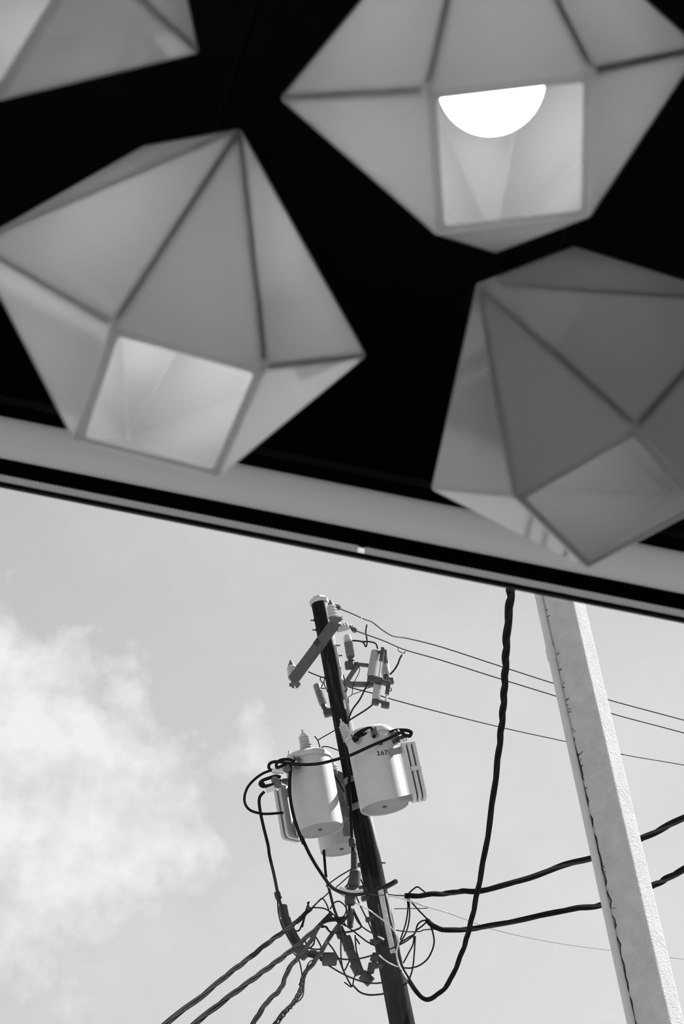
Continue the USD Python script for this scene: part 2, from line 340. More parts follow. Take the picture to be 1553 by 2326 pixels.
shade_m = outer - inner
mm = shade_m.to_mesh(); shade_mesh = trimesh.Trimesh(mm.vert_properties[:, :3], mm.tri_verts, process=True)
inn = ((shade_mesh.triangles_center - [0, 0, .17]) * shade_mesh.face_normals).sum(1) < 0
inner_mesh = shade_mesh.submesh([np.where(inn)[0]], append=True); shade_mesh = shade_mesh.submesh([np.where(~inn)[0]], append=True)
# the cast porcelain is thicker where two walls meet: fillets along the inside of every edge
cen = np.array([0, 0, .17])
def inside(p): return p + nrm(cen - p) * 0.0050
FIL = .0034
edges = [(low[i], mid[i]) for i in range(4)] + [(low[i], mid[(i + 1) % 4]) for i in range(4)] + [(mid[i], mid[(i + 1) % 4]) for i in range(4)] + \
        [(top[i], mid[i]) for i in range(4)] + [(top[i], mid[(i + 1) % 4]) for i in range(4)]
fl = []
for a, b in edges:
    a, b = inside(a), inside(b)
    if a[2] < .03: a = a + (b - a) * .025
    fl.append(rod(a, b, FIL, 8))
fillet_mesh = cat_(fl)
def globe(r, zc):
    prof = []
    for t in np.linspace(-90, 62, 30): prof.append((r * math.cos(math.radians(t)), zc + r * math.sin(math.radians(t))))
    prof += [(.018, zc + .062), (.015, max(zc + .064, .23))]
    return lathe(prof, 40)
socket_mesh = lathe([(.014, .222), (.021, .226), (.021, .27), (.026, .275), (.026, .30), (.018, .338)], 28)
cap_mesh = lathe([(.03, H2 - .002), (.03, H2 + .006), (.022, H2 + .012), (.008, H2 + .03), (.005, H2 + .045)], 28)
lamps = [  # x, y, z (eye-relative), turn, tilt x, tilt y, bulb, label
    (.0927, .8437, 1.0509, 166.05, -11.7, -9.86, 7.0, 'faceted white porcelain pendant lamp with its round bulb showing in the square opening'),
    (-.1852, 1.0553, .8526, -166.92, -10.23, -9.27, 10.0, 'faceted white porcelain pendant lamp at lower left, its square opening glowing but no bulb showing'),
    (.2803, 1.1724, .9317, -226.18, -10.22, -11.02, 3.0, 'dim faceted pendant lamp at the right, cut by the frame, overlapping the grey pane strip'),
    (-.3787, .6899, .9536, 208.35, -16.19, -8.52, 7.5, 'faceted porcelain pendant lamp cut off by the upper left corner of the picture')]
for i, (x, y, z, a, tx, ty, power, lab) in enumerate(lamps):
    ca, sa = np.cos(np.radians(a)), np.sin(np.radians(a)); tx, ty = np.radians([tx, ty])
    Rz = np.array([[ca, -sa, 0], [sa, ca, 0], [0, 0, 1]]); Rx = np.array([[1, 0, 0], [0, np.cos(tx), -np.sin(tx)], [0, np.sin(tx), np.cos(tx)]])
    Ry = np.array([[np.cos(ty), 0, np.sin(ty)], [0, 1, 0], [-np.sin(ty), 0, np.cos(ty)]])
    T = np.eye(4); T[:3, :3] = Rx @ Ry @ Rz; T[:3, 3] = [x, y, z + ZC]
    t = thing('pendant_lamp', lab, 'lamp', 'cluster of faceted pendant lamps', T)
    sh = part(t, 'lamp_shade', shade_mesh, m_shade, 30)
    part(sh, 'inner_wall', inner_mesh, m_bisque, 30); part(sh, 'corner_fillet', fillet_mesh, m_fillet, 30)
    part(t, 'bulb', globe(.054, .155) if i == 0 else globe(.045, .188), bulb_mat(f'bulb_glow_{i}', power), True, 'round white globe bulb, lit' if i == 0 else None)
    part(t, 'socket', socket_mesh, m_socket, 30); part(t, 'shade_cap', cap_mesh, m_cord, 30)
    topw = (T @ [0, 0, H2 + .04, 1])[:3]; Ti = np.linalg.inv(T)
    cp = np.array([topw, topw + T[:3, 2] * .05, [topw[0] + .012, topw[1] - .012, topw[2] + .12], [topw[0] + .012, topw[1] - .012, CE - .02]])
    cp = np.vstack([spline(cp)]); cl = (Ti[:3, :3] @ cp.T).T + Ti[:3, 3]
    part(t, 'cord', tube(cl, .0035, 8), m_cord, True)
    cm = lathe([(.05, 0), (.055, .004), (.055, .02), (.04, .024)], 28); cm.apply_translation([cp[-1][0], cp[-1][1], CE - .025]); cm.apply_transform(Ti)
    part(t, 'ceiling_rose', cm, m_cord, 30)
#OUTDOORS
# ------------------------------------------------------------------ wooden utility pole
PA, PB = at(724, 1364, 13.72), at(908, 2300, 14.05)
AX = nrm(PA - PB)                                            # the pole leans a little
foot = PB - AX * ((PB[2] + .4) / AX[2])
LP = np.linalg.norm(PA - foot)
def prow(py):                                                # the pole's axis where it crosses a row of the photograph
    lo, hi = 0., LP
    for _ in range(50):
        m = (lo + hi) / 2; d = (foot + AX * m) - EYE; y = H / 2 - FPX * (d @ upv) / (d @ fwd)
        lo, hi = (m, hi) if y > py else (lo, m)
    return foot + AX * lo
def prad(p): return .125 - .031 * ((p - PB) @ AX) / np.linalg.norm(PA - PB)
PT = xform(AX, foot)
pole = thing('utility_pole', 'tall dark creosoted wooden utility pole leaning to the left among the wires', 'utility pole')
def pole_shaft():
    n, m = 40, 90; zs = np.linspace(0, LP - .02, m); V = []
    for z in zs:
        a = np.arange(n) * 2 * np.pi / n; r = .125 - .031 * (z - np.linalg.norm(PB - foot)) / np.linalg.norm(PA - PB)
        p = np.c_[np.cos(a) * 1.6, np.sin(a) * 1.6, np.full(n, z * .35)]; V.append(np.c_[np.cos(a), np.sin(a), np.zeros(n)] * (r * (1 + .05 * (meshkit.fbm(p * 2, 3, 3) - .5)))[:, None] + [0, 0, z])
    prof = trimesh.Trimesh(*_grid(V, n), process=False); return prof
def _grid(V, n):
    F = []
    for i in range(len(V) - 1):
        j = np.arange(n); k = (j + 1) % n; F += [np.c_[i * n + j, i * n + k, i * n + n + k], np.c_[i * n + j, i * n + n + k, i * n + n + j]]
    VV = np.vstack(V + [V[0].mean(0), V[-1].mean(0)]); j = np.arange(n); k = (j + 1) % n; L = (len(V) - 1) * n
    F += [np.c_[np.full(n, len(VV) - 2), k, j], np.c_[np.full(n, len(VV) - 1), L + j, L + k]]; return VV, np.vstack(F)
sm = pole_shaft()
UsdGeom.Xform.Get(stage, pole).AddTransformOp().Set(Gf.Matrix4d(PT.T.tolist())); PI_ = np.linalg.inv(PT)
def loc(m): m = m.copy(); m.apply_transform(PI_); return m
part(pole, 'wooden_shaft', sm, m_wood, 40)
part(pole, 'pole_cap', lathe([(.112, LP - .05), (.112, LP - .005), (.104, LP + .012), (.085, LP + .03), (.02, LP + .045)], 8), m_galv, False, 'pale metal cap on the pole top')
def pbolt(px, py, side, Lb=.05, r=.008):
    p = prow(py); a = p + side * right * (prad(p) - .035); part(pole, 'bolt', loc(cat_([rod(a, a + side * right * (Lb + .03), r, 8), rod(a + side * right * Lb * .7, a + side * right * Lb * .92, r * 2, 6)])), m_dark)
for py, sd_ in ((1409, -1), (1431, -1), (1466, 1), (1489, 1), (1960, 1)): pbolt(0, py, sd_)
for py in (1775, 1836):
    p = prow(py); r = prad(p) + .006; part(pole, 'mounting_band', loc(lathe([(r - .004, -.035), (r, -.032), (r, .032), (r - .004, .035)], 36, xform(AX, p))), m_tankedge, 30, 'pale steel band round the pole')
# splintered grey sapwood and a worn moulding on the lower part of the shaft
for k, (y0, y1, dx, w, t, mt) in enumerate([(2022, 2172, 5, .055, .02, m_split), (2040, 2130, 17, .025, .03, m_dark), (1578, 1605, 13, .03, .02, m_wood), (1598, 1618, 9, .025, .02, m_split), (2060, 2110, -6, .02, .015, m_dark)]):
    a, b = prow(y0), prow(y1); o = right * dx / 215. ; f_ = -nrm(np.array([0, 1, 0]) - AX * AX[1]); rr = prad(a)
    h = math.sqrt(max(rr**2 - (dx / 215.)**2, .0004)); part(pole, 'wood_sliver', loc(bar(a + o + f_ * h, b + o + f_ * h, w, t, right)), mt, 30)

# ------------------------------------------------------------------ cross-arm and its insulators
z2 = at(765, 1410, 13.25); Yn = 13.85
e1 = at(665, 1545, Yn); e2 = z2
ca = thing('crossarm', 'grey fibreglass cross-arm bolted aslant in front of the pole top', 'cross-arm')
d_ = nrm(e2 - e1); part(ca, 'beam', bar(e1, e2, .098, .105, np.cross(d_, AX), .12), m_arm, 20)
side = nrm(np.cross(d_, [0, 0, 1.]))
def plate(pts, holes, Y):
    c = np.mean(pts, 0); o = at(*c, Y); n_ = nrm(EYE - o); T = xform(n_, o); Rt = T[:3, :3]; L2 = lambda p: ((at(*p, Y) - o) @ Rt)[:2]
    q = np.array([L2(p) for p in pts]); q = q if float((q[1] - q[0])[0] * (q[2] - q[1])[1] - (q[1] - q[0])[1] * (q[2] - q[1])[0]) > 0 else q[::-1]
    m = m3.Manifold.extrude(m3.CrossSection([q]).offset(-.01).offset(.01, m3.JoinType.Round), .018)
    for h in holes: m = m - m3.Manifold.cylinder(.2, .010, .010, 16).translate([*L2(h), -.1])
    m = m.to_mesh(); m = trimesh.Trimesh(m.vert_properties[:, :3], m.tri_verts, process=False); m.apply_transform(T); return m
part(ca, 'end_plate', plate([(745, 1403), (749, 1411), (756, 1415), (766, 1416), (773, 1412), (780, 1405), (779, 1401), (764, 1401), (752, 1399)], [(777.5, 1404)], 13.15), m_bracket, False)
part(ca, 'end_plate', plate([(652, 1554), (655, 1557), (667, 1564), (676, 1563), (681, 1557), (684, 1553), (676, 1547), (663, 1550)], [(655, 1555), (668.5, 1556), (670, 1561)], 13.74), m_bracket, False)
mid_ = e1 + (e2 - e1) * .62
part(ca, 'clamp_plate', hullbox((.098, .106, .10), .01, xform(d_, mid_, np.cross(d_, AX))), m_arm, 20)
for q in (.2, .62, .8): part(ca, 'bolt', rod(e1 + (e2 - e1) * q - side * .062, e1 + (e2 - e1) * q + side * .062, .010, 8), m_dark)
def pin_insulator(p0, p1, r, ribs, lab, horizontal=False):
    t = thing('insulator', lab, 'insulator'); p0, p1 = np.asarray(p0), np.asarray(p1); u = nrm(p1 - p0); L = np.linalg.norm(p1 - p0)
    part(t, 'porcelain', insulator(p0, p0 + u * L * .74, r, ribs, 24, .72, .93), m_porc, 40)
    part(t, 'pin', rod(p0 - u * L * .3, p0 + u * .01, r * .55, 10), m_bracket)
    c = p0 + u * L * .73; part(t, 'end_cap', lathe([(r * .62, 0), (r * .6, L * .08), (r * .34, L * .2), (r * .2, L * .32), (.004, L * .36)], 14, xform(u, c)), m_bracket)
    return c + u * L * .15
pin_insulator(at(757, 1403, 13.42), at(750, 1366, 13.40), .062, 4, 'ribbed porcelain insulator standing upright at the high end of the cross-arm')
pin_insulator(at(765, 1427, 13.32), at(799, 1421, 13.36), .050, 4, 'ribbed porcelain insulator lying sideways below the high end of the cross-arm')
pin_insulator(at(667, 1543, Yn + .1), at(660, 1503, Yn + .1), .066, 4, 'ribbed porcelain insulator behind the low end of the cross-arm')

# ------------------------------------------------------------------ cutouts and arresters beside the pole
br = thing('cutout_bracket', 'forked steel bracket holding the fuse cutouts right of the pole', 'bracket')
g_ = 13.75
part(br, 'arm', bar(at(770, 1560, 13.9), at(784, 1551, g_), .05, .06), m_bracket)
part(br, 'arm', bar(at(783, 1554, g_), at(853, 1555, g_), .055, .05), m_bracket)
part(br, 'arm', bar(at(782, 1556, g_), at(812, 1511, g_), .05, .045), m_bracket)
part(br, 'arm', bar(at(786, 1506, g_), at(838, 1512, g_), .04, .035), m_bracket)
part(br, 'arm', bar(at(778, 1534, 13.82), at(786, 1568, 13.82), .035, .02), m_bracket)
for px, py in ((811, 1504), (835, 1508), (785, 1568)): part(br, 'bolt', rod(at(px, py, g_ - .04), at(px, py + 4, g_ - .04), .014, 8), m_dark)
def arrester(a, b, r, ribs, lab, mat, cap, base):
    t = thing('surge_arrester', lab, 'insulator'); a, b = np.asarray(a), np.asarray(b); u = nrm(b - a)
    part(t, 'ribbed_body', insulator(a, b, r, ribs, 20, .8), mat, 40)
    part(t, 'top_cap', lathe([(r * .95, -.005), (r * .95, .07), (r * .8, .085)], 18, xform(u, b - u * .02)), cap, 40)
    part(t, 'base_clamp', cat_([rod(a - u * .06, a + u * .02, r * .75, 10), hullbox((.10, .07, .09), .015, xform(u, a - u * .11 + base))]), m_dark)
arrester(at(796, 1492, 13.72), at(790, 1456, 13.72), .05, 12, 'dark ribbed arrester with pale top on the left end of the forked bracket', m_porcd, m_porc, -right * .03)
arrester(at(734, 1600, 14.25), at(722, 1566, 14.25), .045, 11, 'grey ribbed arrester standing off the left side of the pole', m_porcd, m_porcd, right * .02)
def cutout(a, b, r, tube_a, tube_b, lab, ribs, flare=1.0):
    t = thing('fuse_cutout', lab, 'fuse cutout'); a, b = np.asarray(a), np.asarray(b); u = nrm(b - a)
    part(t, 'porcelain', insulator(a, b, r, ribs, 20, .75, flare), m_porc, 40)
    part(t, 'fuse_tube', rod(tube_a, tube_b, .014, 10), m_galv)
    part(t, 'upper_contact', cat_([bar(b - u * .02, np.asarray(tube_b) + u * .02, .05, .03), hullbox((.10, .05, .04), .01, xform(right, np.asarray(tube_b) + u * .03)), rod(np.asarray(tube_b) - u * .10, np.asarray(tube_b) + u * .02, .024, 8)]), m_dark)
    part(t, 'lower_hinge', cat_([bar(a + u * .01, np.asarray(tube_a) - u * .02, .05, .035), hullbox((.08, .06, .06), .012, xform(u, a - u * .03)), hullbox((.09, .06, .07), .012, xform(u, np.asarray(tube_a) - u * .04))]), m_dark)
cutout(at(843, 1537, 13.66), at(853, 1479, 13.66), .052, at(861, 1539, 13.6), at(868, 1485, 13.6), 'tall pale ribbed fuse cutout at the top right of the bracket', 20)
cutout(at(877, 1534, 13.95), at(872, 1497, 13.95), .055, at(884, 1540, 13.9), at(875, 1490, 13.9), 'grey ribbed fuse cutout widening downwards, behind the tall one', 14, 1.0)
cutout(at(853, 1590, 13.66), at(859, 1546, 13.66), .046, at(876, 1594, 13.6), at(881, 1560, 13.6), 'lower pale fuse cutout with a wide wire guard under the bracket', 12)
gu = thing('hot_line_clamp', 'small dark clamp with ring at the right end of the lower cutout', 'clamp')
part(gu, 'clamp_body', bar(at(866, 1548, 13.58), at(887, 1555, 13.58), .05, .05), m_dark)
ring = [at(886 + 3.2 * math.cos(t), 1566 + 3.6 * math.sin(t), 13.58) for t in np.linspace(0, 6.28, 14)]; part(gu, 'ring', tube(ring, .006, 6), m_dark, True)

# ------------------------------------------------------------------ transformers
def bent_text(txt, h, R, ang0, z0):
    m = meshkit.text_mesh(txt, h, .004, bold=True); m = m.subdivide_to_size(.02); V = m.vertices.copy(); x = V[:, 0] - V[:, 0].mean()
    a = ang0 + x / R; rr = R - .001 + V[:, 2]; m.vertices = np.c_[rr * np.sin(a), -rr * np.cos(a), z0 + V[:, 1]]; return m
def studs(T, R, ang, z, L=.07):
    """low-voltage bushing standing out of the tank wall"""
    d = np.array([math.sin(ang), -math.cos(ang), .25]); d = nrm(d); o = np.array([R * math.sin(ang), -R * math.cos(ang), z])
    return [lathe([(.045, -.02), (.047, .0), (.04, .012), (.036, .02)], 18, xform(d, o)), lathe([(.03, .01), (.034, .03), (.026, .05), (.026, L), (.014, L + .005), (.014, L + .04)], 16, xform(d, o))]
def transformer(base, R, h, lab, nstud, fins, text=None, bush=None, turn=0.):
    T = xform(AX, base, [1, 0, 0]); t = thing('transformer', lab, 'transformer', 'pole-mounted transformers', T)
    part(t, 'tank', lathe([(R - .02, .03), (R - .006, .0), (R, .012), (R, h * .35), (R, h - .06), (R - .001, h - .05)], 64), m_tank, 40)
    part(t, 'tank_bottom', lathe([(R - .022, .012), (R - .022, .028), (.05, .026), (.045, .012), (.02, .008)], 64), m_tankedge, 30)
    part(t, 'drain_plug', lathe([(.018, -.004), (.022, .0), (.022, .02)], 6), m_dark, False)
    part(t, 'lid_band', lathe([(R - .01, h - .055), (R + .012, h - .05), (R + .016, h - .03), (R + .012, h - .01), (R - .005, h)], 64), m_tank, 40)
    part(t, 'lid', lathe([(R, h - .012), (R + .004, h), (R * .9, h + .03), (R * .5, h + .055), (.02, h + .06)], 64), m_tank, 40)
    for ang, z in nstud:
        s = studs(T, R, ang, z); part(t, 'bushing', s[0], m_tankedge, 40); part(t, 'terminal', s[1], m_bracket, 40)
    for ang, z, n, L, dep, sp, sh in fins:                       # radiator: upright plates on headers
        d = np.array([math.sin(ang), -math.cos(ang), 0]); s = np.array([math.cos(ang), math.sin(ang), 0])
        for k in range(n):
            c = d * (R + (.012 if sh else .07) + k * sp) + s * sh + np.array([0, 0, z])
            TT = np.eye(4); TT[:3, :3] = np.c_[s, -d, [0, 0, 1]]; TT[:3, 3] = c
            q = m3.CrossSection.square([dep, L], True).offset(-.05).offset(.05, m3.JoinType.Round, circular_segments=24)
            mm_ = m3.Manifold.extrude(q, .034).to_mesh(); pl = trimesh.Trimesh(mm_.vert_properties[:, :3], mm_.tri_verts, process=False)
            RR = np.eye(4); RR[:3, :3] = np.c_[[1, 0, 0], [0, 0, 1], [0, -1, 0]]; pl.apply_translation([0, 0, -.017]); pl.apply_transform(RR); pl.apply_transform(TT)
            part(t, 'radiator_fin', pl, m_tank, 30)
        for zz in (z - L * .42, z + L * .42): part(t, 'radiator_header', bar(d * math.sqrt(R * R - (sh * .8)**2) * .95 + s * sh * .8 + np.array([0, 0, zz]), d * (R + (.012 if sh else .07) + (n - 1) * sp) + s * sh + np.array([0, 0, zz]), .055, .07, np.array([0, 0, 1.])), m_tankedge)
        if n > 1: part(t, 'radiator_tie', bar(d * (R + (.0 if sh else .06) + sp * .6) + s * (sh - dep * .5) + np.array([0, 0, z]), d * (R + (.03 if sh else .09) + (n - 1) * sp) + s * (sh - dep * .5) + np.array([0, 0, z]), .045, .03, np.array([0, 0, 1.])), m_tank)
    if text: part(t, 'stencil_number', bent_text(text[0], .047, R, text[1], text[2]), m_ink, False, 'stencilled number 167')
    if text:
        a = text[1]; o = np.array([R * math.sin(a), -R * math.cos(a), text[2] + .13]); part(t, 'nameplate_box', hullbox((.045, .06, .04), .008, xform([0, 0, 1], o)), m_dark)
    for (bx, by, L, tilt, r, k) in (bush or []):
        b0 = np.array([bx, by, h + .02]); u = nrm([tilt, 0, 1]); part(t, 'high_voltage_bushing', cat_([insulator(b0, b0 + u * L, r, k, 20, .7, .9), lathe([(r * .5, 0), (r * .45, .02), (r * .2, .035), (r * .18, .07)], 12, xform(u, b0 + u * L))]), m_porc, 40)
    return T
D = math.radians
T1 = transformer(at(874, 1834, 13.40), .257, .80, 'grey transformer tank stencilled 167 on the right side of the pole', [(D(-42), .70), (D(0), .71), (D(46), .69), (D(62), .66)],
                 [(D(88), .24, 3, .62, .19, .052, -.27)], ('167', D(9), .475), [(-.22, .12, .19, -.15, .055, 6)])
T2 = transformer(at(727, 1886, 13.72), .250, .80, 'grey transformer tank left of the pole, a tall ribbed bushing on its lid', [(D(-62), .66), (D(-30), .70), (D(-78), .55)],
                 [(D(-132), .30, 2, .58, .30, .06, 0.)], None, [(.0, .0, .24, 0, .062, 8), (-.17, .10, .06, 0, .055, 2)])
T3 = transformer(at(776, 1930, 14.42), .235, .78, 'grey transformer tank half hidden behind the pole and the left tank', [(D(-150), .6)], [], None, [(.1, .1, .2, 0, .055, 7)])
mb = thing('mounting_bracket', 'pale steel hanger frame between the left transformer and the pole', 'bracket')
pm = prow(1775); pl_ = prow(1836)
for (a, b, w, t_) in ((at(752, 1757, 14.02), at(800, 1776, 14.0), .12, .02), (at(766, 1840, 14.02), at(806, 1850, 14.0), .12, .02), (at(756, 1752, 14.0), at(783, 1860, 14.04), .09, .025), (at(783, 1762, 14.02), at(797, 1868, 14.04), .05, .03), (at(768, 1770, 14.1), at(790, 1900, 14.1), .10, .02)):
    part(mb, 'plate', bar(a, b, w, t_, np.cross(b - a, [0, 1., 0])), m_tankedge, 20)
for q in ((760, 1766), (769, 1823), (790, 1771)): part(mb, 'bolt', rod(at(*q, 13.97), at(*q, 14.02), .014, 8), m_dark)
m1 = thing('mounting_bracket', 'pale steel hanger straps between the transformer stencilled 167 and the pole', 'bracket')
for py, px in ((1770, 815), (1833, 829)): part(m1, 'strap', bar(prow(py) - np.array([0, .10, 0]) + right * .03, at(px + 14, py - 3, 13.56), .075, .02, AX), m_tankedge, 20)

# ------------------------------------------------------------------ wires: pixel paths turned into cables at their own depths
def path(pts, Y):
    Y = np.interp(np.linspace(0, 1, len(pts)), np.linspace(0, 1, np.size(Y)), np.atleast_1d(Y)) if np.size(Y) > 1 else np.full(len(pts), Y)
    return [at(px, py, y) for (px, py), y in zip(pts, Y)]
def K(x0, y0, s): return lambda *p: [(x0 + x * s, y0 + y * s) for x, y in p]
C3 = K(380, 1900, .2576); C4 = K(680, 1900, .2576); T3c = K(550, 1650, .1481); T4c = K(770, 1620, .12878); A1 = K(600, 1320, .25756); B2 = K(760, 1430, .10303); A0 = K(640, 1340, .12878)

single('primary_wire', wire(path([(770, 1382), (800, 1394), (826, 1406), (845, 1413), (868, 1431), (893, 1445), (925, 1450), (1000, 1469), (1120, 1508), (1250, 1550), (1390, 1592), (1531, 1630), (1750, 1690)], [13.42, 19.]), .008), m_wire, 'topmost thin overhead wire, sagging in a kink right of the cross-arm', 'wire', smooth=True)
single('primary_wire', wire(path([(806, 1432), (870, 1455), (920, 1476), (1000, 1499), (1120, 1537), (1252, 1578), (1393, 1622), (1531, 1659), (1750, 1718)], [13.40, 19.]), .008), m_wire, 'thin overhead wire just under the topmost one', 'wire', smooth=True)
single('primary_wire', wire(path([(700, 1526), (722, 1535), (760, 1548), (790, 1560), (850, 1576), (885, 1587), (1000, 1618), (1150, 1655), (1278, 1683), (1415, 1714), (1531, 1734), (1750, 1772)], [13.9, 14.1, 20.]), .007), m_wire, 'thin overhead wire passing behind the pole below the cross-arm', 'wire', smooth=True)
single('telephone_wire', wire(path([(1015, 2073), (1050, 2086), (1130, 2114), (1250, 2140), (1370, 2157), (1560, 2180)], [13.9, 22.]), .0028), m_worn, 'hair-thin pale wire running right below the twisted cables', 'wire', smooth=True)
def dead_end(pa, pb, Y, lab):
    t = thing('dead_end_clamp', lab, 'clamp'); a, b = at(*pa, Y), at(*pb, Y); part(t, 'link', rod(a, b, .012, 8), m_bracket)
    part(t, 'clamp_body', hullbox((.035, .035, .07), .010, xform(b - a, a + (b - a) * .62)), m_dark)
    part(t, 'shackle', tube([a + (b - a) * .72 + .028 * (math.cos(q) * right + math.sin(q) * upv) for q in np.linspace(0, 6.28, 16)], .004, 6), m_bracket, True)
dead_end((757, 1373), (772, 1382), 13.42, 'small clamp holding the topmost wire beside the upright insulator')
dead_end((796, 1426), (808, 1433), 13.40, 'small clamp holding the second wire beside the sideways insulator')
dead_end((671, 1512), (686, 1521), Yn + .15, 'small clamp behind the low end of the cross-arm')

def many(name, rows, cat):
    for pts, Y, r, mat, lab, grp in rows: single(name, wire(path(pts, Y), r * .85), mat, lab, cat, grp, smooth=True)
many('jumper_wire', [
    (A1((855, 325), (858, 350), (900, 378)), 13.85, .007, m_strand, 'pale hook hanging from the topmost wire', None),
    (A1((905, 385), (895, 440), (905, 520), (903, 565), (893, 577), (875, 545), (840, 530), (765, 525)), 13.75, .010, m_wire, 'dark jumper dropping from the topmost wire to the pale-topped arrester', None),
    (B2((350, 245), (480, 245), (600, 265), (720, 265), (830, 280), (910, 320), (945, 420)), 13.72, .011, m_wire, 'dark jumper arching from the pale-topped arrester to the tall cutout', None),
    (B2((1390, 405), (1410, 470), (1450, 495), (1500, 520), (1540, 515), (1550, 470)), 13.95, .007, m_bracket, 'small stirrup loop hanging from the second overhead wire', None),
    (B2((1480, 560), (1430, 650), (1390, 760), (1310, 890), (1210, 1000)), 13.92, .012, m_wire, 'dark jumper from the stirrup loop down to the grey cutout', None),
    (B2((780, 1070), (720, 1200), (640, 1370), (540, 1560), (420, 1720), (360, 1830), (310, 1980), (290, 2100)), 13.7, .011, m_wire, 'dark wire curving from the tall cutout down to the pole', None),
    (B2((900, 1590), (780, 1700), (640, 1800), (400, 1950), (260, 2040)), 13.7, .011, m_wire, 'dark wire sloping from the lower cutout down to the pole', None),
    (B2((530, 800), (550, 880), (520, 980), (450, 1120), (400, 1250), (378, 1430), (300, 1500), (310, 1620)), 13.72, .005, m_wire, 'thin wire hanging from the forked bracket beside the pole', None),
    (B2((380, 1430), (480, 1400), (620, 1340), (700, 1300), (790, 1270)), 13.72, .005, m_wire, 'thin wire sagging from the lower cutout bracket to the pole', None),
    (A0((680, 1540), (680, 1590), (730, 1640), (745, 1600), (760, 1540), (690, 1540)), 14.1, .007, m_wire, 'small wire hook left of the pole under the cross-arm', None),
    (A0((730, 1650), (700, 1700), (690, 1735), (770, 1735)), 14.15, .007, m_wire, 'short wire from the hook to the left arrester', None),
    (A0((750, 1640), (755, 1690), (785, 1750), (800, 1800)), 14.1, .006, m_wire, 'short wire from the hook down the pole', None),
    (T3c((1420, 60), (1160, 210)), 14.1, .007, m_wire, 'thin wire from the pole to the tall ribbed bushing', None),
    (T3c((1110, 150), (1160, 220), (1190, 320), (1205, 420)), 13.66, .007, m_wire, 'thin wire looping over the tall ribbed bushing', None),
    (T3c((1190, 345), (1250, 310), (1340, 320), (1475, 370)), 13.72, .007, m_wire, 'thin wire bowing from the bushing wire to the pole', None),
    (T3c((905, 395), (960, 330), (1055, 270)), 13.72, .007, m_wire, 'thin wire from the small bushing to the tall one', None),
    (T3c((1300, 560), (1380, 690), (1450, 810), (1520, 920), (1560, 1010)), 13.9, .008, m_cable, 'dark wire passing down behind the left tank to the hanger frame', None)], 'wire')

# heavy secondary cables
def sleeved(name, lab, pts, Y, r, sleeves, cat='cable'):
    t = thing(name, lab, cat); part(t, 'conductor', wire(path(pts, Y), r * .85), m_cable, True)
    for sp_, sy, sr in sleeves:
        P = spline(path(sp_, sy), k=6); rr = np.full(len(P), sr); rr[0] *= .8; rr[-1] *= .8; part(t, 'splice_sleeve', tube(P, rr, 12), m_sleeve, 40)
    return t
c1 = T3c((340, 1000), (275, 1070), (258, 1160), (280, 1330), (330, 1560), (395, 1823)) + C3((900, 170), (940, 340), (968, 480), (985, 560), (1010, 640), (1040, 760), (1090, 870), (1150, 960), (1220, 1040), (1310, 1060), (1400, 1080), (1500, 1078))
sleeved('secondary_cable', 'thick black cable from the left tank curving down through lumpy splice sleeves', c1, [13.42, 13.7], .019,
        [(C3((966, 490), (975, 530), (990, 555)), 13.68, .032), (C3((1016, 607), (1022, 650), (1036, 716)), 13.68, .046), (C3((1036, 718), (1052, 770), (1082, 835), (1112, 895), (1152, 962)), 13.68, .054), (C3((1140, 965), (1180, 1012), (1232, 1062)), 13.68, .058), (C3((1250, 1028), (1335, 1052)), 13.7, .042), (C3((1365, 1082), (1400, 1082), (1450, 1082), (1490, 1082)), 13.7, .066)])
c2 = T3c((740, 560), (735, 700), (725, 900), (738, 1120), (790, 1380), (860, 1600), (940, 1800)) + C3((1180, 0), (1250, 150), (1320, 270), (1420, 415)) + C4((310, 465), (400, 500), (500, 512), (600, 497), (700, 460), (780, 425), (858, 390))
t = sleeved('secondary_cable', 'thick black cable sweeping across the left tank to the pole', c2, [13.40, 13.40, 13.55, 13.7], .020, [(C4((740, 455), (800, 425), (858, 390)), 13.7, .026)])
part(t, 'metal_connector', cat_([wire(path(C4((265, 432), (300, 460), (330, 470)), 13.66), .022), wire(path(C4((350, 458), (400, 482), (470, 495), (560, 485)), 13.66), .026)]), m_strand, 40, 'bright metal connector')
c3 = T4c((1110, 330), (900, 435), (600, 562), (300, 700), (200, 742), (0, 805)) + T3c((1500, 490), (1300, 545), (1100, 580), (850, 582), (650, 555), (520, 540), (435, 560), (405, 610), (420, 655), (455, 680))
sleeved('secondary_cable', 'thick black cable strung across the fronts of the two upper transformers', c3, [13.04, 13.04, 13.25, 13.38, 13.42], .019, [])
c4 = T3c((450, 672), (320, 720), (180, 820), (80, 940), (35, 1080), (50, 1200), (130, 1290), (280, 1335), (400, 1342), (630, 1325))
sleeved('secondary_cable', 'black cable making a wide loop out to the left of the left tank', c4, [13.42, 13.65], .016, [])
c5 = C4((440, -570), (438, -460), (450, -280), (455, -140), (462, 0), (470, 120), (480, 300), (460, 460), (440, 590), (445, 700), (450, 800))
t = sleeved('secondary_cable', 'thick black cable running straight down along the left edge of the pole', c5, [13.75, 13.72, 13.7], .019,
        [(C4((463, 20), (466, 70), (468, 75)), 13.72, .038), (C4((482, 130), (485, 200), (480, 300)), 13.72, .034), (C4((492, 305), (488, 370), (474, 445)), 13.7, .060), (C4((456, 455), (450, 520), (444, 600)), 13.7, .056), (C4((450, 640), (447, 800)), 13.72, .036)])
c6 = C4((214, 120), (220, 200), (235, 360), (262, 470), (300, 620), (340, 740), (370, 890))
t = sleeved('secondary_cable', 'black cable dropping from the hidden rear tank into the tangle', c6, 14.0, .017, [(C4((335, 790), (355, 840), (372, 895)), 14.0, .045)])
